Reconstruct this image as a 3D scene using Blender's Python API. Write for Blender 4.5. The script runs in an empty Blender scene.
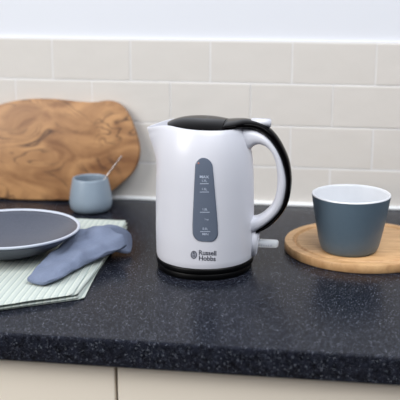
import bpy, bmesh, math, random
from mathutils import Vector, Matrix, noise
random.seed(4)
scene = bpy.context.scene
COL = scene.collection
PI = math.pi
R = math.radians

# ------------------------------------------------------------------ camera
F = 85.0 / 36.0 * 400.0
PITCH, YAW = R(14.5), R(8.6)
TOP = 0.90                                   # worktop height
CAM = Vector((0.190, -1.595, TOP + 0.42))
ROT = Matrix.Rotation(YAW, 3, 'Z') @ Matrix.Rotation(PI / 2 - PITCH, 3, 'X')
cd = bpy.data.cameras.new('camera'); cd.lens = 85; cd.sensor_width = 36
co = bpy.data.objects.new('camera', cd); COL.objects.link(co)
co.location = CAM; co.rotation_euler = (PI / 2 - PITCH, 0, YAW)
scene.camera = co
cd.clip_start = 0.05
cd.dof.use_dof = True; cd.dof.focus_distance = 1.26; cd.dof.aperture_fstop = 5.0


def ray(px, py):
    return (ROT @ Vector(((px - 200) / F, (200 - py) / F, -1))).normalized()


def G(px, py, z=TOP):                         # point of a horizontal level
    d = ray(px, py); t = (z - CAM.z) / d.z
    return CAM + d * t


def on_plane(px, py, p0, n):
    d = ray(px, py); t = (p0 - CAM).dot(n) / d.dot(n)
    return CAM + d * t


# ------------------------------------------------------------------ materials
def lin(c):
    out = []
    for v in c:
        v /= 255.0
        out.append(v / 12.92 if v <= 0.04045 else ((v + 0.055) / 1.055) ** 2.4)
    return out + [1.0]


class NT:
    def __init__(s, name):
        s.m = bpy.data.materials.new(name); s.m.use_nodes = True
        s.t = s.m.node_tree; s.n = s.t.nodes; s.l = s.t.links
        s.b = s.n['Principled BSDF']

    def add(s, typ, **kw):
        n = s.n.new(typ)
        for k, v in kw.items():
            if k in n.inputs.keys() if isinstance(k, str) else False:
                n.inputs[k].default_value = v
            else:
                setattr(n, k, v)
        return n

    def link(s, a, b): s.l.new(a, b)


def plain(name, rgb, rough=0.5, spec=0.5, metal=0.0, coat=0.0, noise_amt=0.0, nscale=60, bump=0.0, trans=0.0, emis=None):
    q = NT(name); b = q.b
    b.inputs['Base Color'].default_value = lin(rgb)
    b.inputs['Roughness'].default_value = rough
    b.inputs['Specular IOR Level'].default_value = spec
    b.inputs['Metallic'].default_value = metal
    b.inputs['Coat Weight'].default_value = coat
    b.inputs['Coat Roughness'].default_value = 0.05
    b.inputs['Transmission Weight'].default_value = trans
    tc = q.add('ShaderNodeTexCoord'); nz = q.add('ShaderNodeTexNoise')
    nz.inputs['Scale'].default_value = nscale; nz.inputs['Detail'].default_value = 4
    q.link(tc.outputs['Object'], nz.inputs['Vector'])
    if noise_amt:
        mr = q.add('ShaderNodeMapRange')
        mr.inputs[3].default_value = 1 - noise_amt; mr.inputs[4].default_value = 1 + noise_amt
        q.link(nz.outputs[0], mr.inputs[0])
        mx = q.add('ShaderNodeVectorMath', operation='SCALE')
        mx.inputs[0].default_value = lin(rgb)[:3]
        q.link(mr.outputs[0], mx.inputs['Scale']); q.link(mx.outputs[0], b.inputs['Base Color'])
    if bump:
        bp = q.add('ShaderNodeBump'); bp.inputs['Strength'].default_value = bump
        bp.inputs['Distance'].default_value = 0.001
        q.link(nz.outputs[0], bp.inputs['Height']); q.link(bp.outputs[0], b.inputs['Normal'])
    return q.m


def worktop_material():
    q = NT('speckled_worktop'); b = q.b
    tc = q.add('ShaderNodeTexCoord')
    base = q.add('ShaderNodeTexNoise'); base.inputs['Scale'].default_value = 160; base.inputs['Detail'].default_value = 6
    q.link(tc.outputs['Object'], base.inputs['Vector'])
    cr = q.add('ShaderNodeValToRGB')
    cr.color_ramp.elements[0].position = .35; cr.color_ramp.elements[0].color = lin((13, 14, 19))
    cr.color_ramp.elements[1].position = .75; cr.color_ramp.elements[1].color = lin((32, 35, 46))
    q.link(base.outputs[0], cr.inputs[0])
    last = cr.outputs[0]
    for scale, thr, keep, col in ((900, .36, .88, (104, 109, 122)), (1200, .42, .80, (60, 64, 76)), (520, .22, .86, (166, 172, 186))):
        v = q.add('ShaderNodeTexVoronoi'); v.inputs['Scale'].default_value = scale
        q.link(tc.outputs['Object'], v.inputs['Vector'])
        lt = q.add('ShaderNodeMath', operation='LESS_THAN'); lt.inputs[1].default_value = thr
        q.link(v.outputs['Distance'], lt.inputs[0])
        sp = q.add('ShaderNodeSeparateColor'); q.link(v.outputs['Color'], sp.inputs[0])
        gt = q.add('ShaderNodeMath', operation='GREATER_THAN'); gt.inputs[1].default_value = keep
        q.link(sp.outputs[0], gt.inputs[0])
        mu = q.add('ShaderNodeMath', operation='MULTIPLY'); q.link(lt.outputs[0], mu.inputs[0]); q.link(gt.outputs[0], mu.inputs[1])
        mx = q.add('ShaderNodeMix', data_type='RGBA'); q.link(mu.outputs[0], mx.inputs[0]); q.link(last, mx.inputs[6])
        mx.inputs[7].default_value = lin(col); last = mx.outputs[2]
    q.link(last, b.inputs['Base Color'])
    b.inputs['Roughness'].default_value = .27
    b.inputs['Specular IOR Level'].default_value = .12
    bp = q.add('ShaderNodeBump'); bp.inputs['Strength'].default_value = .12; bp.inputs['Distance'].default_value = .0006
    q.link(base.outputs[0], bp.inputs['Height']); q.link(bp.outputs[0], b.inputs['Normal'])
    return q.m


def tile_material():
    q = NT('glazed_tile'); b = q.b
    tc = q.add('ShaderNodeTexCoord')
    nz = q.add('ShaderNodeTexNoise'); nz.inputs['Scale'].default_value = 7; nz.inputs['Detail'].default_value = 3
    q.link(tc.outputs['Object'], nz.inputs['Vector'])
    cr = q.add('ShaderNodeValToRGB')
    cr.color_ramp.elements[0].position = .3; cr.color_ramp.elements[0].color = lin((207, 203, 198))
    cr.color_ramp.elements[1].position = .7; cr.color_ramp.elements[1].color = lin((207, 203, 198))
    q.link(nz.outputs[0], cr.inputs[0]); q.link(cr.outputs[0], b.inputs['Base Color'])
    n2 = q.add('ShaderNodeTexNoise'); n2.inputs['Scale'].default_value = 22; n2.inputs['Detail'].default_value = 2
    q.link(tc.outputs['Object'], n2.inputs['Vector'])
    bp = q.add('ShaderNodeBump'); bp.inputs['Strength'].default_value = .35; bp.inputs['Distance'].default_value = .004
    q.link(n2.outputs[0], bp.inputs['Height']); q.link(bp.outputs[0], b.inputs['Normal'])
    b.inputs['Roughness'].default_value = .22
    return q.m


def wood_material(name, dark, mid, light, axis, scale, distort, veins=0.5, rough=.5, ring=False):
    q = NT(name); b = q.b
    tc = q.add('ShaderNodeTexCoord')
    mp = q.add('ShaderNodeMapping'); mp.inputs['Scale'].default_value = axis
    q.link(tc.outputs['Object'], mp.inputs[0])
    w = q.add('ShaderNodeTexNoise'); w.inputs['Scale'].default_value = scale
    w.inputs['Detail'].default_value = 5; w.inputs['Distortion'].default_value = distort
    q.link(mp.outputs[0], w.inputs['Vector'])
    cr = q.add('ShaderNodeValToRGB'); e = cr.color_ramp.elements
    e[0].position = .32; e[0].color = lin(mid); e[1].position = .64; e[1].color = lin(light)
    q.link(w.outputs[0], cr.inputs[0])
    last = cr.outputs[0]
    if veins:
        # thin dark contour lines of a low frequency field: the figure of the timber
        n2 = q.add('ShaderNodeTexNoise'); n2.inputs['Scale'].default_value = scale * .55
        n2.inputs['Detail'].default_value = 3.5; n2.inputs['Distortion'].default_value = distort * .6
        q.link(mp.outputs[0], n2.inputs['Vector'])
        m1 = q.add('ShaderNodeMath', operation='MULTIPLY'); m1.inputs[1].default_value = 13
        q.link(n2.outputs[0], m1.inputs[0])
        m2 = q.add('ShaderNodeMath', operation='FRACT'); q.link(m1.outputs[0], m2.inputs[0])
        c2 = q.add('ShaderNodeValToRGB'); e = c2.color_ramp.elements
        e[0].position = 0; e[0].color = (1, 1, 1, 1); e[1].position = .3; e[1].color = (0, 0, 0, 1)
        k = c2.color_ramp.elements.new(.95); k.color = (0, 0, 0, 1); k = c2.color_ramp.elements.new(1); k.color = (1, 1, 1, 1)
        q.link(m2.outputs[0], c2.inputs[0])
        n3 = q.add('ShaderNodeTexNoise'); n3.inputs['Scale'].default_value = scale * .9
        q.link(mp.outputs[0], n3.inputs['Vector'])
        mr = q.add('ShaderNodeMapRange'); mr.inputs[1].default_value = .42; mr.inputs[2].default_value = .6
        mr.inputs[4].default_value = veins
        q.link(n3.outputs[0], mr.inputs[0])
        mu = q.add('ShaderNodeMath', operation='MULTIPLY'); q.link(c2.outputs[0], mu.inputs[0]); q.link(mr.outputs[0], mu.inputs[1])
        mx = q.add('ShaderNodeMix', data_type='RGBA'); q.link(mu.outputs[0], mx.inputs[0]); q.link(last, mx.inputs[6])
        mx.inputs[7].default_value = lin(dark); last = mx.outputs[2]
    q.link(last, b.inputs['Base Color'])
    b.inputs['Roughness'].default_value = rough
    bp = q.add('ShaderNodeBump'); bp.inputs['Strength'].default_value = .2; bp.inputs['Distance'].default_value = .001
    q.link(w.outputs[0], bp.inputs['Height']); q.link(bp.outputs[0], b.inputs['Normal'])
    return q.m


def stripe_material():
    q = NT('striped_linen'); b = q.b
    tc = q.add('ShaderNodeTexCoord')
    sx = q.add('ShaderNodeSeparateXYZ'); q.link(tc.outputs['Object'], sx.inputs[0])
    m1 = q.add('ShaderNodeMath', operation='MULTIPLY'); m1.inputs[1].default_value = 118
    q.link(sx.outputs[0], m1.inputs[0])
    m2 = q.add('ShaderNodeMath', operation='FRACT'); q.link(m1.outputs[0], m2.inputs[0])
    cr = q.add('ShaderNodeValToRGB'); e = cr.color_ramp.elements
    e[0].position = .0; e[0].color = lin((182, 190, 185)); e[1].position = .5; e[1].color = lin((182, 190, 185))
    for p, c in ((.56, (155, 168, 165)), (.70, (162, 174, 169)), (.76, (206, 211, 202)), (.84, (206, 211, 202)), (.88, (160, 172, 166)), (.95, (206, 211, 202))):
        k = e.new(p); k.color = lin(c)
    q.link(m2.outputs[0], cr.inputs[0]); q.link(cr.outputs[0], b.inputs['Base Color'])
    b.inputs['Roughness'].default_value = .9
    nz = q.add('ShaderNodeTexNoise'); nz.inputs['Scale'].default_value = 500
    q.link(tc.outputs['Object'], nz.inputs['Vector'])
    bp = q.add('ShaderNodeBump'); bp.inputs['Strength'].default_value = .5; bp.inputs['Distance'].default_value = .001
    q.link(nz.outputs[0], bp.inputs['Height']); q.link(bp.outputs[0], b.inputs['Normal'])
    return q.m


M = dict(
    worktop=worktop_material(), tile=tile_material(),
    grout=plain('pale_grout', (216, 215, 215), .8, noise_amt=.04, nscale=200),
    paint=plain('wall_paint', (214, 217, 224), .85, .2, noise_amt=.01, nscale=8),
    cream=plain('cream_door', (232, 223, 208), .45, noise_amt=.015, nscale=5),
    edge=plain('door_edge', (150, 122, 62), .6, noise_amt=.05),
    carcass=plain('cabinet_carcass', (120, 105, 70), .7, noise_amt=.05),
    white=plain('white_plastic', (207, 208, 216), .3, .45, noise_amt=.006, nscale=12),
    whitein=plain('white_plastic_plain', (204, 208, 218), .38, .45, noise_amt=.006, nscale=12),
    black=plain('black_gloss_plastic', (3, 2, 3), .04, .05, noise_amt=.1, nscale=60),
    blacks=plain('black_satin_plastic', (3, 3, 4), .42, .15, noise_amt=.1, nscale=60),
    window=plain('smoked_window', (95, 104, 120), .18, .5, noise_amt=.05, nscale=40),
    print=plain('grey_print', (74, 76, 86), .5, noise_amt=.02),
    emblem=plain('emblem_print', (150, 153, 164), .5, noise_amt=.02),
    marks=plain('pale_print', (172, 182, 200), .5, noise_amt=.02),
    clear=plain('clear_switch', (236, 240, 245), .08, .5, noise_amt=.02, trans=.55),
    clear2=plain('switch_ribs', (120, 126, 138), .3, noise_amt=.02),
    red=plain('red_reflection', (190, 110, 84), .4, noise_amt=.02),  # colour of the reflection painted on the water window
    pot=plain('blue_grey_glaze', (130, 144, 158), .35, .5, noise_amt=.05, nscale=70, bump=.1),
    potin=plain('inner_glaze', (112, 122, 130), .4, .5, noise_amt=.05, nscale=70),
    steel=plain('spoon_steel', (190, 186, 186), .25, .5, metal=1.0, noise_amt=.03),
    mug=plain('slate_glaze', (88, 106, 120), .4, .5, noise_amt=.05, nscale=160, bump=.15),
    mugin=plain('white_glaze', (216, 218, 222), .3, .5, noise_amt=.01),
    dish=plain('dark_speckled_glaze', (72, 76, 88), .35, .5, noise_amt=.35, nscale=500),
    dishrim=plain('pale_rim_glaze', (188, 194, 206), .35, .5, noise_amt=.04, nscale=90),
    napkin=plain('blue_linen', (112, 122, 144), .92, .2, noise_amt=.1, nscale=420, bump=.6),
    towel=stripe_material(),
    olive=wood_material('olive_wood', (70, 44, 30), (122, 82, 50), (178, 134, 90), (1, 1, 2.0), 11, 1.4, 1.0, .5),
    beech=wood_material('beech_wood', (128, 88, 52), (176, 134, 90), (204, 164, 118), (1, 7, 1), 26, .3, .25, .5),
    seal=plain('sealant', (222, 224, 226), .4, noise_amt=.02),
    floor=plain('floor_vinyl', (120, 112, 104), .6, noise_amt=.1, nscale=3),
)


# ------------------------------------------------------------------ mesh helpers
def mesh_obj(name, verts, faces, mat, parent=None, smooth=True, loc=None, mats=None, midx=None):
    me = bpy.data.meshes.new(name); me.from_pydata([tuple(v) for v in verts], [], faces); me.update()
    bm = bmesh.new(); bm.from_mesh(me); bmesh.ops.recalc_face_normals(bm, faces=bm.faces); bm.to_mesh(me); bm.free()
    for p in me.polygons: p.use_smooth = smooth
    for m in (mats or [mat]): me.materials.append(m)
    if midx:
        for p, i in zip(me.polygons, midx): p.material_index = i
    o = bpy.data.objects.new(name, me); COL.objects.link(o)
    if parent: o.parent = parent
    if loc: o.location = loc
    return o


def bm_obj(name, bm, mat, parent=None, smooth=False, loc=None):
    me = bpy.data.meshes.new(name); bmesh.ops.recalc_face_normals(bm, faces=bm.faces); bm.to_mesh(me); bm.free()
    for p in me.polygons: p.use_smooth = smooth
    me.materials.append(mat)
    o = bpy.data.objects.new(name, me); COL.objects.link(o)
    if parent: o.parent = parent
    if loc: o.location = loc
    return o


def add_box(bm, lo, hi, bevel=0.0, seg=2):
    r = bmesh.ops.create_cube(bm, size=1)
    vs = r['verts']
    for v in vs:
        v.co = Vector([lo[i] + (v.co[i] + .5) * (hi[i] - lo[i]) for i in range(3)])
    if bevel:
        es = list({e for v in vs for e in v.link_edges})
        bmesh.ops.bevel(bm, geom=es, offset=bevel, segments=seg, affect='EDGES', profile=.5)


def sharpen(o, ang=35):
    me = o.data
    bm = bmesh.new(); bm.from_mesh(me)
    for e in bm.edges:
        if len(e.link_faces) == 2 and e.calc_face_angle(0) > R(ang): e.smooth = False
    bm.to_mesh(me); bm.free()


def lathe(name, prof, mat, parent=None, n=64, loc=None, close=True):
    vs, fs = [], []
    for r, z in prof:
        for i in range(n):
            a = 2 * PI * i / n; vs.append((r * math.cos(a), r * math.sin(a), z))
    for j in range(len(prof) - 1):
        for i in range(n):
            fs.append((j * n + i, j * n + (i + 1) % n, (j + 1) * n + (i + 1) % n, (j + 1) * n + i))
    if close:
        fs.append(tuple(range(n))[::-1]); fs.append(tuple((len(prof) - 1) * n + i for i in range(n)))
    return mesh_obj(name, vs, fs, mat, parent, True, loc)


def spline(pts, per=6):
    out = []
    n = len(pts)
    for i in range(n - 1):
        p0 = pts[max(i - 1, 0)]; p1 = pts[i]; p2 = pts[i + 1]; p3 = pts[min(i + 2, n - 1)]
        for k in range(per):
            t = k / per
            out.append(tuple(.5 * (2 * b + (c - a) * t + (2 * a - 5 * b + 4 * c - d) * t * t + (-a + 3 * b - 3 * c + d) * t ** 3)
                             for a, b, c, d in zip(p0, p1, p2, p3)))
    out.append(tuple(pts[-1]))
    return out


def se(a, n):                                  # superellipse unit point
    c, s = math.cos(a), math.sin(a)
    return math.copysign(abs(c) ** (2 / n), c), math.copysign(abs(s) ** (2 / n), s)


def thing(name, label, cat, loc, group=None, rz=0):
    o = bpy.data.objects.new(name, None); COL.objects.link(o)
    o.location = loc; o.rotation_euler = (0, 0, rz); o.empty_display_size = .05
    o['label'] = label; o['category'] = cat
    if group: o['group'] = group
    return o


def tag(o, label, cat):
    o['label'] = label; o['category'] = cat


def struct(o):
    o['kind'] = 'structure'; return o


# ------------------------------------------------------------------ setting
X0, X1 = -1.5, 1.5
TILE_TOP = TOP + .305
# painted wall over the tiles (the plaster stands a little behind the tiles)
bm = bmesh.new(); add_box(bm, (X0, .006, 0), (X1, .12, 2.4))
struct(bm_obj('wall_back', bm, M['paint']))
# floor
bm = bmesh.new(); add_box(bm, (X0, -3.0, -.05), (X1, .12, 0))
struct(bm_obj('floor', bm, M['floor']))
# tiles: one structure, brick bond of 150 x 75 mm
bm = bmesh.new(); rnd = random.Random(2)
rows = []
ph = 0.0
TZ = [on_plane(200, y, Vector((0, 0, 0)), Vector((0, 1, 0))).z for y in (40.6, 82.4, 124, 164.5)] + [TOP + .004]
XJ = on_plane(292.3, 62, Vector((0, 0, 0)), Vector((0, 1, 0))).x
PITCHX = XJ - on_plane(130.5, 60, Vector((0, 0, 0)), Vector((0, 1, 0))).x
PITCHX /= 2
for r in range(4):
    z1, z0 = TZ[r], TZ[r + 1]
    off = XJ + (PITCHX * .5 if r % 2 else 0)
    k0 = int((X0 - off) / PITCHX) + 1
    k = k0
    while off + (k + 1) * PITCHX < X1:
        a = off + k * PITCHX; dy = rnd.uniform(-.0006, .0006)
        add_box(bm, (a + .0011, -.001 + dy, z0 + .0014), (a + PITCHX - .0011, .008, z1 - .0014), .0009, 2)
        k += 1
t = bm_obj('wall_tiles', bm, M['tile'], smooth=True); struct(t)
mo = t.modifiers.new('wn', 'WEIGHTED_NORMAL')
bm = bmesh.new(); add_box(bm, (X0, -.0003, TOP), (X1, .008, TZ[0] + .001))
struct(bm_obj('tile_grout', bm, M['grout']))
bm = bmesh.new(); add_box(bm, (X0, -.009, TOP - .001), (X1, .004, TOP + .0055), .0028, 3)
struct(bm_obj('trim_sealant', bm, M['seal'], smooth=True))

# worktop: a continuous slab with a rounded front edge
YF = -.628
TH = .0345
prof = [(.004, TOP), (YF + .0035, TOP)]
for i in range(1, 9):
    a = PI / 2 * i / 8; prof.append((YF + .0035 - .0035 * math.sin(a), TOP - .0035 + .0035 * math.cos(a)))
for i in range(0, 5):
    a = PI / 2 * i / 4; prof.append((YF + .003 - .003 * math.cos(a), TOP - TH + .003 - .003 * math.sin(a)))
prof += [(.004, TOP - TH)]
vs = [(x, y, z) for x in (X0, X1) for y, z in prof]; n = len(prof)
fs = [(i, (i + 1) % n, n + (i + 1) % n, n + i) for i in range(n)] + [tuple(range(n))[::-1], tuple(range(n, 2 * n))]
wt = mesh_obj('worktop', vs, fs, M['worktop']); sharpen(wt, 40)
tag(wt, 'black speckled stone effect worktop running along the tiled wall', 'worktop')

# base cabinets under the worktop
YD = YF + .016                                  # door faces
GX = on_plane(115.9, 370, Vector((0, YD, 0)), Vector((0, 1, 0))).x
ZB = TOP - TH - .0005


def cabinet(x0, x1, label):
    c = thing('base_cabinet', label, 'cabinet', ((x0 + x1) / 2, YD, 0), 'cream cabinets under the worktop')
    hw = (x1 - x0) / 2
    bm = bmesh.new(); add_box(bm, (-hw, .021, .1), (hw, .60, ZB))
    bm_obj('carcass', bm, M['carcass'], c)
    bm = bmesh.new(); add_box(bm, (-hw + .0016, 0, .11), (hw - .0016, .0195, ZB - .0015), .0016, 2)
    d = bm_obj('door', bm, M['cream'], c, smooth=True); d.modifiers.new('wn', 'WEIGHTED_NORMAL')
    d['label'] = 'cream door front'
    bm = bmesh.new(); add_box(bm, (-hw, .07, 0), (hw, .086, .1))
    bm_obj('plinth', bm, M['carcass'], c)
    return c


cabinet(GX - .6, GX, 'cream base cabinet under worktop, left of the vertical gap below striped towel')
cabinet(GX, GX + .6, 'cream base cabinet under worktop, right of the gap and below the kettle')

# ------------------------------------------------------------------ kettle
KC = G(204.7, 265.5)
KETTLE_RZ = 0.0


def kpt(px, py):                                # pixel -> kettle local (x, z) in its upright middle plane
    p = on_plane(px, py, KC, Vector((0, 1, 0)))
    return (p.x - KC.x, p.z - TOP)


RP = [(.000, .0655), (.018, .0662), (.05, .0668), (.10, .0664), (.135, .0655), (.155, .0640), (.172, .0615), (.186, .0578), (.1965, .0535), (.2, .0512)]


def R0(z):
    if z <= RP[0][0]: return RP[0][1]
    for (a, ra), (b, rb) in zip(RP, RP[1:]):
        if z <= b:
            return ra + (rb - ra) * (z - a) / (b - a)
    return RP[-1][1]


def smooth_R0(z):
    return sum(R0(z + d) for d in (-.006, -.003, 0, .003, .006)) / 5 if z < .193 else R0(z)


def angd(a, b):
    d = (a - b) % (2 * PI)
    return d - 2 * PI if d > PI else d


def KR(z, th):
    r = smooth_R0(z)
    s = max(0.0, (z - .138) / .062)
    S = .0285 * s ** 1.9
    d = abs(angd(th, PI))
    r += S * math.exp(-(d / .36) ** 1.7)
    r += (.0012) * math.exp(-(d / .3) ** 2) * (z < .19)
    d = abs(angd(th, 0))
    r += .0013 * math.exp(-(d / .22) ** 2)
    return r


def ztop(th):
    x = .055 * math.cos(th)
    return .2 - .035 * x - .0085 * math.exp(-(abs(angd(th, PI)) / .3) ** 2)


def khit(px, py):
    d = ray(px, py); o = CAM - Vector((KC.x, KC.y, TOP))
    t = 1.0
    def f(t):
        p = o + d * t
        return math.hypot(p.x, p.y) - KR(p.z, math.atan2(p.y, p.x))
    while t < 1.5 and f(t) > 0: t += .002
    lo, hi = t - .002, t
    for _ in range(25):
        m = (lo + hi) / 2
        if f(m) > 0: lo = m
        else: hi = m
    p = o + d * hi
    return p, Vector((p.x, p.y, 0)).normalized()


power = thing('power_base', 'round black plastic power base under the white kettle', 'kettle base', (KC.x, KC.y, TOP))
BZ = .0085
lathe('base_plate', [(.060, .0), (.0648, .0006), (.0658, .0022), (.0658, .0078), (.0652, BZ), (.062, BZ), (.02, BZ)], M['blacks'], power, 96)
lathe('connector', [(.019, BZ), (.019, BZ + .001), (.016, BZ + .0014)], M['blacks'], power, 32)

ket = thing('kettle', 'white electric kettle with black lid and grey water window, in the middle of the worktop', 'kettle', (KC.x, KC.y, TOP + BZ))
OFF = Vector((0, 0, -BZ))                        # parts are modelled from the worktop up


def shift(vs): return [(v[0], v[1], v[2] - BZ) for v in vs]


# body shell with the spout drawn out of it
NT_, NZ_ = 160, 60
ZB0 = .0165
vs, fs = [], []
for j in range(NZ_ + 1):
    t = j / NZ_; t = t ** .9
    for i in range(NT_):
        th = 2 * PI * i / NT_
        z = ZB0 + (ztop(th) - ZB0) * t
        zn = ZB0 + (.2 - ZB0) * t
        r = KR(zn, th)
        if j == 0: r -= .0008
        vs.append((r * math.cos(th), r * math.sin(th), z))
# wall thickness at the rim, then down inside
for dr, dz in ((.0006, .0008), (.0018, .0008), (.0024, -.001), (.0030, -.012)):
    for i in range(NT_):
        th = 2 * PI * i / NT_
        r = KR(.2, th) - dr
        vs.append((r * math.cos(th), r * math.sin(th), ztop(th) + dz))
nr = NZ_ + 5
for j in range(nr - 1):
    for i in range(NT_):
        fs.append((j * NT_ + i, j * NT_ + (i + 1) % NT_, (j + 1) * NT_ + (i + 1) % NT_, (j + 1) * NT_ + i))
fs.append(tuple(range(NT_))[::-1]); fs.append(tuple((nr - 1) * NT_ + i for i in range(NT_)))
body = mesh_obj('body', shift(vs), fs, M['white'], ket); sharpen(body, 50)
body['label'] = 'white body with pouring spout'

# black skirt below the body
vs, fs = [], []
for dr, z in ((.004, .0089), (.0005, .0090), (-.0004, .0105), (-.0006, .0145), (.0006, .0168), (.003, .0168)):
    for i in range(NT_):
        th = 2 * PI * i / NT_; r = KR(.018, th) - dr
        vs.append((r * math.cos(th), r * math.sin(th), z))
for j in range(5):
    for i in range(NT_):
        fs.append((j * NT_ + i, j * NT_ + (i + 1) % NT_, (j + 1) * NT_ + (i + 1) % NT_, (j + 1) * NT_ + i))
fs.append(tuple(range(NT_))[::-1]); fs.append(tuple(5 * NT_ + i for i in range(NT_)))
sk = mesh_obj('bottom_ring', shift(vs), fs, M['blacks'], ket); sk['label'] = 'black ring around the foot of the kettle'

# lid: glossy black dome following the sloped rim; the seam to the hinge cover lies at x = XS
XS = kpt(225.8, 120)[0]


def lid_z(x, y, rr):
    base = .2 - .035 * x + .0004
    q = min(1, rr)
    return base + .0088 * (1 - q ** 3.4)


def lid_piece(name, side, mat):
    LR = .0505
    vs, fs, idx = [], [], {}
    rings = [1.0, .985, .96, .92, .88, .8, .7, .58, .44, .3, .15]
    n = 120
    for rr in rings:
        for i in range(n):
            th = 2 * PI * i / n
            vs.append([LR * rr * math.cos(th), LR * rr * math.sin(th), 0])
    vs.append([0, 0, 0])
    for v in vs: v[2] = lid_z(v[0], v[1], math.hypot(v[0], v[1]) / LR)
    for j in range(len(rings) - 1):
        for i in range(n): fs.append((j * n + i, j * n + (i + 1) % n, (j + 1) * n + (i + 1) % n, (j + 1) * n + i))
    c = len(vs) - 1; j = len(rings) - 1
    for i in range(n): fs.append((j * n + i, j * n + (i + 1) % n, c))
    # under side
    b0 = len(vs)
    for i in range(n): vs.append([LR * math.cos(2 * PI * i / n), LR * math.sin(2 * PI * i / n), vs[i][2] - .004])
    for i in range(n): fs.append((i, (i + 1) % n, b0 + (i + 1) % n, b0 + i))
    fs.append(tuple(b0 + i for i in range(n)))
    o = mesh_obj(name, shift(vs), fs, mat, ket)
    bm = bmesh.new(); bm.from_mesh(o.data)
    g = list(bm.verts) + list(bm.edges) + list(bm.faces)
    x = XS - .0004 if side < 0 else XS + .0004
    bmesh.ops.bisect_plane(bm, geom=g, plane_co=(x, 0, 0), plane_no=(1, 0, 0), clear_outer=side < 0, clear_inner=side > 0)
    be = [e for e in bm.edges if e.is_boundary]
    bmesh.ops.holes_fill(bm, edges=be)
    for e in be: e.smooth = False
    bm.to_mesh(o.data); bm.free()
    return o


lid = lid_piece('lid', -1, M['black']); lid['label'] = 'glossy black domed lid'
lid_piece('hinge_cover', 1, M['black'])


# handle: white inner loop and black outer strip, both swept from traced contours
def sweep(name, inner, outer, hw, mat, expo=3.0, nn=24, per=5, ybias=0):
    I = spline([kpt(*p) for p in inner], per); O = spline([kpt(*p) for p in outer], per)
    W = spline([(w,) for w in hw], per)
    vs, fs = [], []
    for (ix, iz), (ox, oz), (w,) in zip(I, O, W):
        cx, cz = (ix + ox) / 2, (iz + oz) / 2; dx, dz = (ox - ix) / 2, (oz - iz) / 2
        for k in range(nn):
            c, s = se(2 * PI * k / nn, expo)
            vs.append((cx + dx * c, w * s, cz + dz * c))
    m = len(I)
    for j in range(m - 1):
        for k in range(nn):
            fs.append((j * nn + k, j * nn + (k + 1) % nn, (j + 1) * nn + (k + 1) % nn, (j + 1) * nn + k))
    fs.append(tuple(range(nn))[::-1]); fs.append(tuple((m - 1) * nn + k for k in range(nn)))
    return mesh_obj(name, shift(vs), fs, mat, ket)


wi = [(247, 152), (251.5, 148), (254.5, 145), (259, 143.6), (264, 144.6), (269, 148), (273, 154), (276, 163), (277.4, 178), (276, 193), (272, 203.5), (265, 211), (258, 215.4), (252, 216.5), (246, 217)]
wo = [(243, 126), (248, 127), (254, 128.5), (260, 131), (266.5, 135), (272.5, 141), (278.5, 150), (283.5, 162), (287, 180), (285, 197), (280.5, 209), (272, 219), (263.5, 225.5), (256, 230), (250, 232)]
hw = [.017, .0165, .016, .0155, .015, .0145, .0145, .014, .014, .014, .014, .0145, .015, .0155, .016]
sweep('handle', wi, wo, hw, M['white'], 2.7)['label'] = 'white loop handle'
bi = [(226, 127), (236, 127), (245, 127), (254, 128), (260, 130.3), (266, 134.3), (272, 140.2), (278, 149.5), (283, 162), (286.6, 180), (284.6, 197), (280, 208.7), (271.6, 218.6), (263.2, 225), (256.5, 229)]
bo = [(226, 120.6), (236, 119.6), (245, 119), (255, 120.8), (263.5, 124), (271, 129), (278.5, 137.5), (285.5, 150), (290, 162.5), (292, 180), (290, 196.5), (285.5, 208.5), (277, 219.5), (267.5, 227), (257.5, 232)]
hb = [.036, .032, .022, .0155, .013, .013, .013, .013, .013, .013, .013, .013, .013, .013, .0125]
sweep('handle_strip', bi, bo, hb, M['black'], 2.2)['label'] = 'glossy black strip along the outside of the handle'

# lid release button on top of the handle
(ax, az), (bx, bz), (cx_, cz_), (dx_, dz_) = kpt(251, 118.6), kpt(271, 119.6), kpt(271, 127.5), kpt(251, 123)
vs = [(ax, -.009, az), (bx, -.009, bz), (cx_, -.009, cz_), (dx_, -.009, dz_)]
bm = bmesh.new()
f = [bm.verts.new((x, y, z - BZ)) for y in (-.003, .009) for x, z in ((ax, az), (bx, bz), (cx_, cz_), (dx_, dz_))]
for q in ((0, 1, 2, 3), (7, 6, 5, 4), (0, 4, 5, 1), (1, 5, 6, 2), (2, 6, 7, 3), (3, 7, 4, 0)): bm.faces.new([f[i] for i in q])
bmesh.ops.bevel(bm, geom=list(bm.edges), offset=.0011, segments=3, affect='EDGES')
bm_obj('release_button', bm, M['white'], ket, smooth=True)['label'] = 'white release button on top of the handle'

# mount under the handle foot and the clear switch
P = [kpt(*p) for p in ((249, 229), (260, 230), (257.2, 253.5), (249, 255))]
bm = bmesh.new()
f = [bm.verts.new((x, y, z - BZ)) for y in (-.011, .011) for x, z in P]
for q in ((0, 1, 2, 3), (7, 6, 5, 4), (0, 4, 5, 1), (1, 5, 6, 2), (2, 6, 7, 3), (3, 7, 4, 0)): bm.faces.new([f[i] for i in q])
bmesh.ops.bevel(bm, geom=list(bm.edges), offset=.0018, segments=3, affect='EDGES')
bm_obj('handle_mount', bm, M['white'], ket, smooth=True)
sx0, sz1 = kpt(257, 239.6); sx1, sz0 = kpt(278.5, 247.2)
vs, fs = [], []
st = [(0, 1), (.3, 1), (.6, 1), (.8, .98), (.9, .88), (.97, .62), (1, .3)]
for t, k in st:
    x = sx0 + (sx1 - sx0) * t; zc = (sz0 + sz1) / 2
    for a in range(16):
        c, s = se(2 * PI * a / 16, 3)
        vs.append((x, .0075 * k * c, zc + (sz1 - sz0) / 2 * 1.1 * k ** .4 * s))
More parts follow.
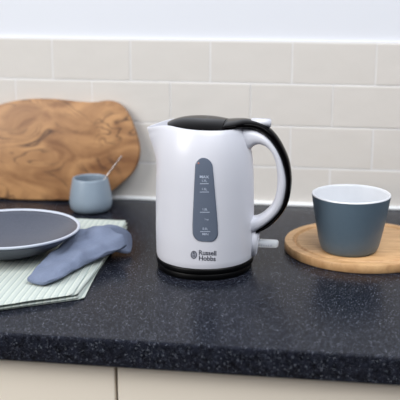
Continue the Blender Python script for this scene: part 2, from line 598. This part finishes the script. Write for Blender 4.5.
for j in range(len(st) - 1):
    for k in range(16): fs.append((j * 16 + k, j * 16 + (k + 1) % 16, (j + 1) * 16 + (k + 1) % 16, (j + 1) * 16 + k))
fs.append(tuple(range(16))[::-1]); fs.append(tuple((len(st) - 1) * 16 + k for k in range(16)))
sw = mesh_obj('switch', shift(vs), fs, M['clear'], ket); sw['label'] = 'clear plastic on-off switch lever'
bm = bmesh.new()
zc = (sz0 + sz1) / 2 - BZ
for k in range(6):
    x = sx0 + .003 + k * .0033
    add_box(bm, (x, -.0079, zc - .0018), (x + .0013, -.0074, zc + .0006))
bm_obj('grip_ribs', bm, M['clear2'], sw)


# water window, following the body surface
def decal_grid(name, rowsf, off, mat, parent, ny=40, nx=12, skirt=True):
    vs, fs = [], []
    for j in range(ny + 1):
        xl, xr, y = rowsf(j / ny)
        for i in range(nx + 1):
            s = i / nx; p, n = khit(xl + (xr - xl) * s, y + (s - .5) * (xr - xl) * .045)
            p = p + n * off
            vs.append((p.x, p.y, p.z))
    for j in range(ny):
        for i in range(nx):
            a = j * (nx + 1) + i; fs.append((a, a + 1, a + nx + 2, a + nx + 1))
    if skirt:
        loop = [i for i in range(nx + 1)] + [j * (nx + 1) + nx for j in range(1, ny + 1)] + [ny * (nx + 1) + i for i in range(nx - 1, -1, -1)] + [j * (nx + 1) for j in range(ny - 1, 0, -1)]
        b0 = len(vs)
        for k in loop:
            v = Vector(vs[k]); n = Vector((v.x, v.y, 0)).normalized(); v = v - n * (off + .0008); vs.append(tuple(v))
        m = len(loop)
        for k in range(m): fs.append((loop[k], loop[(k + 1) % m], b0 + (k + 1) % m, b0 + k))
    return mesh_obj(name, shift(vs), fs, mat, parent)


def win_rows(t, grow=0.0):
    y = 157.8 - grow + (241.4 - 157.8 + 2 * grow) * (.5 - .5 * math.cos(PI * t))
    u = (y - 157.8 + grow) / (83.6 + 2 * grow)
    hwid = 7.9 + 4.7 * min(1, u * 1.25) ** .9 + grow
    ty = y - 157.8 + grow; by = 241.4 + grow - y
    r1 = 8.2 + grow; r2 = 9 + grow
    if ty < r1: hwid *= math.sqrt(max(0, 1 - ((r1 - ty) / r1) ** 2)) * .998 + .002
    if by < r2:
        k = (r2 - by) / r2; hwid -= r2 * (1 - math.sqrt(max(0, 1 - k * k))) * .93
    cx = 203.8 + 1.7 * u
    return cx - hwid, cx + hwid, y


win = decal_grid('water_window', win_rows, .0007, M['window'], ket, 48, 14)
win['label'] = 'blue-grey see-through water window'
# reflection at the top of the window, put in as a small red-orange bead
bm = bmesh.new(); p, n = khit(198.6, 163.2)
bmesh.ops.create_uvsphere(bm, u_segments=10, v_segments=6, radius=.0011)
for v in bm.verts: v.co = Vector((v.co.x, v.co.y * .4, v.co.z * 1.1)) + p + n * .0006 - Vector((0, 0, BZ))
bm_obj('reflection_spot', bm, M['red'], win, smooth=True)


def text_mesh(lines):
    """lines: (string, centre-or-left x px, baseline y px, height px, align); flat print in pixel space wrapped on the body"""
    V, Fc = [], []
    dg = None
    for s, x, y, h, al, sxk in lines:
        c = bpy.data.curves.new('t', 'FONT'); c.body = s; c.size = 1; c.align_x = al; c.offset = .022; c.resolution_u = 3
        o = bpy.data.objects.new('t', c); COL.objects.link(o)
        dg = bpy.context.evaluated_depsgraph_get(); dg.update()
        me = bpy.data.meshes.new_from_object(o.evaluated_get(dg))
        b = len(V)
        for v in me.vertices:
            V.append((x + v.co.x * h / .7 * sxk, y - v.co.y * h / .7 + (x + v.co.x * h / .7 * sxk - 204) * .045))
        for p in me.polygons: Fc.append(tuple(b + i for i in p.vertices))
        bpy.data.objects.remove(o); bpy.data.curves.remove(c); bpy.data.meshes.remove(me)
    return V, Fc


def print_on(name, V, Fc, off, mat, parent):
    vs = []
    for x, y in V:
        p, n = khit(x, y); p = p + n * off; vs.append((p.x, p.y, p.z - BZ))
    return mesh_obj(name, vs, Fc, mat, parent, smooth=False)


V, Fc = text_mesh([('Russell', 198.6, 254.9, 4.6, 'LEFT', .98), ('Hobbs', 198.6, 260.4, 4.6, 'LEFT', .98)])
print_on('brand_lettering', V, Fc, .00025, M['print'], ket)['label'] = 'grey two-line brand lettering'
# oval emblem with initials beside the lettering
V, Fc = [], []
n = 28
cx, cy = 193.9, 254.7
for rx, ry in ((3.1, 4.0), (2.35, 3.25)):
    for i in range(n):
        a = 2 * PI * i / n; V.append((cx + rx * math.cos(a), cy + ry * math.sin(a)))
for i in range(n): Fc.append((i, (i + 1) % n, n + (i + 1) % n, n + i))
V2, F2 = text_mesh([('R', cx, cy - .1, 2.3, 'CENTER', 1.1), ('H', cx, cy + 2.6 + .2, 2.3, 'CENTER', 1.1)])
b = len(V); V += V2; Fc += [tuple(i + b for i in f) for f in F2]
Vo = [(cx + 3 * math.cos(2 * PI * i / n), cy + 3.9 * math.sin(2 * PI * i / n)) for i in range(n)] + [(cx, cy)]
Eo = print_on('emblem', Vo, [(i, (i + 1) % n, n) for i in range(n)], .00022, M['emblem'], ket); Eo['label'] = 'grey oval emblem beside the lettering'
print_on('emblem_initials', V, Fc, .0004, M['print'], Eo)
# level marks printed on the window
L = [('MAX', 204.2, 178.0, 2.7, 'CENTER', 1.1), ('1.7L', 204.2, 181.7, 2.2, 'CENTER', 1.0), ('1.5L', 204.3, 190.0, 2.2, 'CENTER', 1.0),
     ('1.0L', 204.8, 210.2, 2.2, 'CENTER', 1.0), ('2 cup', 206.6, 219.8, 1.6, 'CENTER', .8), ('0.5L', 205.2, 229.6, 2.2, 'CENTER', 1.0), ('MIN', 205.4, 235.0, 2.2, 'CENTER', 1.1)]
for l in L:
    V, Fc = text_mesh([l]); print_on('level_number', V, Fc, .00095, M['marks'], win)
for yy, w, cx in ((183.2, 4.3, 204.2), (191.5, 4.5, 204.3), (211.7, 4.8, 204.8), (231.1, 5, 205.2)):
    print_on('level_line', [(cx - w + w * q / 2, yy + d) for d in (0, .7) for q in range(5)], [(q, q + 1, q + 6, q + 5) for q in range(4)], .00095, M['marks'], win)

# ------------------------------------------------------------------ blue-grey pot and spoon
pc = G(91.2, 210.8)
pot = thing('pot', 'small blue-grey ceramic pot with a spoon in it, before the olive wood board', 'pot', (pc.x, pc.y, TOP))
dist = (pc - CAM).length
k = dist / F
pr = [(.0, .0), (20.5 * k * .62, .0), (20.5 * k * .82, .0015), (20.8 * k * .95, .006), (21.1 * k, .014), (21.0 * k, .022), (20.1 * k, .034), (18.9 * k, .045), (17.9 * k, .054), (17.5 * k, .0570)]
pr = pr[1:]
lathe('pot_body', pr + [(17.2 * k, .0580), (16.6 * k, .0583), (15.9 * k, .0578), (15.7 * k, .056), (16.0 * k, .052), (18.0 * k, .03), (18.4 * k, .012), (14 * k, .005), (.004, .0045)], M['pot'], pot, 72)['label'] = 'blue-grey glazed pot body'
# spoon: handle leans over the rim to the right
top_pl = (pc - Vector((0, .0, 0)), Vector((0, 1, 0)))
ha = on_plane(103, 181, pc + Vector((0, -.002, 0)), Vector((0, 1, 0)))
hb_ = on_plane(121.5, 156, pc + Vector((0, .005, 0)), Vector((0, 1, 0)))
dirv = (hb_ - ha).normalized()
lo = ha - dirv * .049
lo.z = max(lo.z, TOP + .012)
vs, fs = [], []
ns = 26
side = dirv.cross(Vector((0, 1, 0))).normalized()
for j in range(ns):
    t = j / (ns - 1)
    p = lo.lerp(hb_, t)
    if t < .26:
        u = t / .26; w = .0125 * math.sin(PI * min(1, .08 + u * .92)) ** .6 + .0014; th = .0011
        p = p + side * (-.003 * math.sin(PI * u))
    else:
        u = (t - .26) / .74; w = .0018 + .0022 * u ** 2; th = .0011
        if u > .96: w *= .6
    for q in range(10):
        a = 2 * PI * q / 10
        vs.append(p + Vector((0, 1, 0)) * (w * math.cos(a)) + side * (th * math.sin(a)))
for j in range(ns - 1):
    for q in range(10): fs.append((j * 10 + q, j * 10 + (q + 1) % 10, (j + 1) * 10 + (q + 1) % 10, (j + 1) * 10 + q))
fs.append(tuple(range(10))[::-1]); fs.append(tuple((ns - 1) * 10 + q for q in range(10)))
sp = mesh_obj('spoon', [v - lo for v in vs], fs, M['steel'], None, True, lo)
tag(sp, 'thin metal spoon standing in the blue-grey pot, its handle leaning right', 'spoon')

# ------------------------------------------------------------------ olive wood board leaning on the tiles
LEAN = .030
n_pl = Vector((0, -.2, LEAN - .006)).normalized()      # facing the room, leaning back
n_pl = Vector((0, -math.cos(math.atan2(LEAN, .19)), math.sin(math.atan2(LEAN, .19)))).normalized()
T_B = .015
p_foot = Vector((0, -LEAN - T_B - .003, TOP))
out = [(-18, 118), (0, 108), (25, 103), (50, 102.5), (75, 105), (92, 106), (106, 104.2), (115, 105.8), (122, 110.5), (128, 118.5), (131.5, 127), (135.2, 137), (138.2, 148), (138.6, 157),
       (137, 166), (133, 174.5), (127, 181.5), (120, 188), (112, 194.5), (102, 200), (88, 203), (70, 204), (40, 204), (10, 203), (-14, 198), (-30, 185), (-37, 165), (-33, 140)]
sp_ = spline(out + [out[0]], 4)[:-1]
pts = [on_plane(x, y + 2.2, p_foot, n_pl) for x, y in sp_]
zmin = min(p.z for p in pts)
org = Vector((sum(p.x for p in pts) / len(pts), p_foot.y, TOP))
up = Vector((0, -n_pl.z * -1, 0)); 
ex = Vector((1, 0, 0)); ey = n_pl.cross(ex).normalized()
if ey.z < 0: ey = -ey
nb = len(pts)
loops = []
for inset, dep in ((.0022, 0), (.0008, .0006), (0, .0025), (0, T_B - .0025), (.0008, T_B - .0006), (.0022, T_B)):
    lp = []
    for i, p in enumerate(pts):
        a = pts[i - 1]; b = pts[(i + 1) % nb]; tdir = (b - a).normalized(); nin = n_pl.cross(tdir).normalized()
        ctr = org + ey * .09
        if nin.dot(ctr - p) < 0: nin = -nin
        lp.append(p + nin * inset - n_pl * dep)
    loops.append(lp)
vs = [v for lp in loops for v in lp]; fs = []
for j in range(5):
    for i in range(nb): fs.append((j * nb + i, j * nb + (i + 1) % nb, (j + 1) * nb + (i + 1) % nb, (j + 1) * nb + i))
fs.append(tuple(range(nb))); fs.append(tuple(5 * nb + i for i in range(nb))[::-1])
dz = min(v.z for v in vs) - TOP - .0003
ymax = max(v.y for v in vs)
sh = Vector((0, -.0022 - ymax, -dz))
bd = mesh_obj('chopping_board', [v - org for v in vs], fs, M['olive'], None, True, org + sh); sharpen(bd, 45)
tag(bd, 'olive wood chopping board with a wavy edge and dark grain, leaning on the tiled wall', 'chopping board')

# ------------------------------------------------------------------ striped towel (folded)
A = G(128, 220.5, TOP + .0098); B = G(82, 293.5, TOP + .0098)
dv = (B - A); Lr = dv.length; ang = math.atan2(dv.y, dv.x) + PI / 2   # local -y runs along the right edge
tow_org = A.copy(); tow_org.z = TOP
er = Matrix.Rotation(ang, 3, 'Z')


def tow_local(p):
    q = er.transposed() @ (p - tow_org); return q


# left ends of the far and the near hem, in the towel's own axes
fl = tow_local(G(60, 217.5, TOP + .0098)); nl = tow_local(G(20, 302, TOP + .0098))
LAYERS = 4
LT = .0024
vs, fs = [], []
nu, nv = 46, 50


def tow_pt(u, v, lay):
    # u 0..1 from right edge leftwards, v 0..1 from far hem to near hem
    inset = [0.000, .0035, -.0015, .002][lay]
    sk = [.004, .000, .003, -.003][lay]
    x = -.235 * u - inset * (1 - u)
    ytop = fl.y * (-(-.235 * u) / -fl.x) if False else fl.y / fl.x * (-.235 * u)
    ybot = -Lr + (nl.y + Lr) / nl.x * (-.235 * u)
    y = ytop + (ybot - ytop) * v + sk * (1 if v > .5 else -1) * abs(2 * v - 1) ** 3
    x += .0022 * math.sin(7 * v + lay * 1.7) * (1 - u) - .003 * lay * v * (1 - u)
    return x, y


for lay in range(LAYERS):
    z0 = .0004 + lay * LT
    b0 = len(vs)
    for s in (0, 1):
        for j in range(nv + 1):
            for i in range(nu + 1):
                u, v = i / nu, j / nv
                x, y = tow_pt(u, v, lay)
                e = min(u, 1 - u, v, 1 - v); rd = min(1, e / .018); rd = math.sqrt(1 - (1 - rd) ** 2)
                wav = 0.0
                if lay:
                    wav = .0010 * noise.noise(Vector((x * 22, y * 22, lay))) * lay * .45 + .0007 * max(0, math.sin(v * 9 + lay)) * (1 - u) ** 3
                mid = z0 + LT / 2 + max(-.0002, wav)
                z = mid + (1 if s else -1) * LT * .47 * rd
                vs.append((x, y, max(.0002, z)))
    N = (nu + 1) * (nv + 1)
    for s in (0, 1):
        for j in range(nv):
            for i in range(nu):
                a = b0 + s * N + j * (nu + 1) + i; fs.append((a, a + 1, a + nu + 2, a + nu + 1))
    loop = [i for i in range(nu + 1)] + [j * (nu + 1) + nu for j in range(1, nv + 1)] + [nv * (nu + 1) + i for i in range(nu - 1, -1, -1)] + [j * (nu + 1) for j in range(nv - 1, 0, -1)]
    m = len(loop)
    for q in range(m):
        a, b = b0 + loop[q], b0 + loop[(q + 1) % m]; fs.append((a, b, b + N, a + N))
tw = mesh_obj('tea_towel', vs, fs, M['towel'], None, True, tow_org); tw.rotation_euler = (0, 0, ang)
tag(tw, 'pale green and white striped tea towel folded flat under the napkin', 'tea towel')
TT = TOP + LAYERS * LT + .0022

# ------------------------------------------------------------------ blue napkin lying over the towel
S_ = [(36, 285), (48, 279), (58, 272), (68, 265.5), (83, 257.3), (94, 251.5), (103, 247.5), (110, 246), (116, 246), (122, 247), (129, 248.5)]
spn = [G(x, y, TT) for x, y in S_]
wid = [.030, .044, .052, .060, .072, .086, .090, .084, .070, .048, .008]
hei = [.008, .012, .014, .017, .020, .026, .029, .027, .022, .015, .005]
cl = spline([tuple(p) + (w, h) for p, w, h in zip(spn, wid, hei)], 6)
vs, fs = [], []
nn = 44
no = Vector(cl[len(cl) // 2][:3])
for j, (x, y, z, w, h) in enumerate(cl):
    a = cl[max(j - 1, 0)]; b = cl[min(j + 1, len(cl) - 1)]
    tdir = Vector((b[0] - a[0], b[1] - a[1], 0)).normalized(); nd = Vector((-tdir.y, tdir.x, 0))
    t = j / (len(cl) - 1)
    for q in range(nn):
        an = 2 * PI * q / nn
        c, s = se(an, 2.3)
        zz = h * .5 * (1 + s) if s > 0 else h * .5 * (1 + s * 1.0)
        # long soft folds and small creases
        lump = 1 + .10 * math.sin(an * 3 + t * 4) * (1 if s > -.3 else 0) + .05 * math.sin(an * 7 - t * 6) * (1 if s > 0 else 0)
        pos = Vector((x, y, 0)) + nd * (w * .5 * c * (1 + .04 * math.sin(9 * t + an)))
        cr = noise.noise(Vector((pos.x * 38, pos.y * 38, an * .6))) * .0055 + noise.noise(Vector((pos.x * 95 + 4, pos.y * 95, an))) * .0022
        hh = zz * (lump if s > 0 else 1) + (cr if s > -.2 else 0)
        droop = 0
        if t > .8: droop = -.008 * (lambda u: u * u * (3 - 2 * u))(min(1, (t - .8) / .2))        # the end hangs off the towel on to the worktop
        if c < -.4 and s < .3: droop -= .0
        vs.append(Vector((pos.x, pos.y, TT + max(.0003, hh) + droop)))
m = len(cl)
for j in range(m - 1):
    for q in range(nn): fs.append((j * nn + q, j * nn + (q + 1) % nn, (j + 1) * nn + (q + 1) % nn, (j + 1) * nn + q))
fs.append(tuple(range(nn))[::-1]); fs.append(tuple((m - 1) * nn + q for q in range(nn)))
no.z = TT
nk = mesh_obj('napkin', [v - no for v in vs], fs, M['napkin'], None, True, no)
ss = nk.modifiers.new('s', 'SUBSURF'); ss.levels = 1; ss.render_levels = 1
tag(nk, 'blue-grey linen napkin folded into a soft roll on the striped towel', 'napkin')

# ------------------------------------------------------------------ dark plate on the towel
rc = G(9.5, 227.5, TT + .036)
kk = (rc - CAM).length / F
RR = 69 * kk
pl = thing('plate', 'dark grey shallow plate with a pale rim, standing on the striped towel', 'plate', (rc.x, rc.y, TT))
lathe('plate_body', [(RR * .40, .0), (RR * .43, .001), (RR * .5, .004), (RR * .66, .011), (RR * .82, .021), (RR * .94, .0295), (RR * .985, .0345),
                     (RR * .955, .0345), (RR * .9, .030), (RR * .78, .0225), (RR * .6, .0135), (RR * .4, .008), (.01, .006)], M['dish'], pl, 96)
lathe('rim', [(RR * .953, .0333), (RR * .984, .0333), (RR * 1.0, .0348), (RR * .998, .0365), (RR * .985, .0373), (RR * .967, .0368), (RR * .955, .035)], M['dishrim'], pl, 96, close=False)['label'] = 'pale glazed rim'

# ------------------------------------------------------------------ round board with the cup
bc = G(361, 241.0, TOP + .0135)
kb = (bc - CAM).length / F
BR = 75 * kb
rb = thing('serving_board', 'round pale wooden board with a groove near its rim, under the slate cup', 'serving board', (bc.x, bc.y, TOP))
g = [(BR * .96, .0), (BR * .99, .0006), (BR, .0025), (BR, .0115), (BR * .992, .0131), (BR * .975, .0135), (BR * .895, .0135), (BR * .888, .0128), (BR * .878, .0102), (BR * .86, .0092), (BR * .842, .0104), (BR * .832, .0126), (BR * .825, .0132), (.01, .0132)]
o = lathe('board', g, M['beech'], rb, 128); sharpen(o, 40)
bpy.context.view_layer.update()
mc = G(349, 249.5, TOP + .0134)
km = (mc - CAM).length / F
cup = thing('cup', 'slate blue-grey cup with a white inside standing on the round wooden board', 'cup', (mc.x, mc.y, TOP + .0134))
HC = .083
rt, rb_ = 38.2 * km, 27.5 * km
prf = [(.002, .002), (rb_ * .78, .002), (rb_ * .80, .0), (rb_ * .9, .0), (rb_ * .97, .0018), (rb_ * 1.03, .006)]
for i in range(1, 10):
    t = i / 9; prf.append((rb_ * 1.03 + (rt - rb_ * 1.03) * (t ** .82), .006 + (HC - .008) * t))
lathe('cup_body', prf, M['mug'], cup, 96, close=False)['label'] = 'slate blue-grey outside'
inn = [(rt, HC - .002), (rt - .0004, HC - .0006), (rt - .0014, HC), (rt - .0028, HC - .0008), (rt - .0034, HC - .003)]
for i in range(1, 8):
    t = i / 7; inn.append((rt - .0034 - (rt - rb_) * t, HC - .003 - (HC - .016) * t))
inn += [(rb_ * .6, .0085), (.003, .008)]
o = lathe('cup_lining', [(a, b + .0002) for a, b in inn], M['mugin'], cup, 96, close=False); o['label'] = 'white glazed inside'

# ------------------------------------------------------------------ light
w = bpy.data.worlds.new('world'); scene.world = w; w.use_nodes = True
nt = w.node_tree; bg = nt.nodes['Background']
bg.inputs[1].default_value = 1.0
# the room around: a light ceiling above, dimmer walls and floor lower down
tcw = nt.nodes.new('ShaderNodeTexCoord'); sxw = nt.nodes.new('ShaderNodeSeparateXYZ'); crw = nt.nodes.new('ShaderNodeValToRGB')
nt.links.new(tcw.outputs['Generated'], sxw.inputs[0]); mrw = nt.nodes.new('ShaderNodeMapRange')
mrw.inputs[1].default_value = -1; nt.links.new(sxw.outputs[2], mrw.inputs[0]); nt.links.new(mrw.outputs[0], crw.inputs[0])
nt.links.new(crw.outputs[0], bg.inputs[0])
ew = crw.color_ramp.elements
ew[0].position = 0; ew[0].color = (.05, .05, .055, 1); ew[1].position = 1; ew[1].color = (.27, .30, .36, 1)
for p_, c_ in ((.45, (.09, .09, .10, 1)), (.6, (.16, .165, .18, 1)), (.72, (.24, .265, .31, 1))):
    kw = ew.new(p_); kw.color = c_


def area(name, loc, target, sx, sy, power, col):
    l = bpy.data.lights.new(name, 'AREA'); l.shape = 'RECTANGLE'; l.size = sx; l.size_y = sy; l.energy = power; l.color = col
    o = bpy.data.objects.new(name, l); COL.objects.link(o); o.location = loc
    o.rotation_euler = (Vector(target) - Vector(loc)).to_track_quat('-Z', 'Y').to_euler()
    return o


area('window_light', (-1.9, -1.9, 2.3), (0, -.3, .95), 1.5, 1.6, 58, (1.0, .97, .93))
area('ceiling_light', (.9, -1.3, 2.9), (0.1, -.3, .95), 1.8, 1.4, 44, (.96, .98, 1.0))

scene.view_settings.view_transform = 'Standard'
scene.view_settings.look = 'None'
scene.view_settings.exposure = 0.3
scene.view_settings.gamma = 1.0
scene.view_settings.use_curve_mapping = False
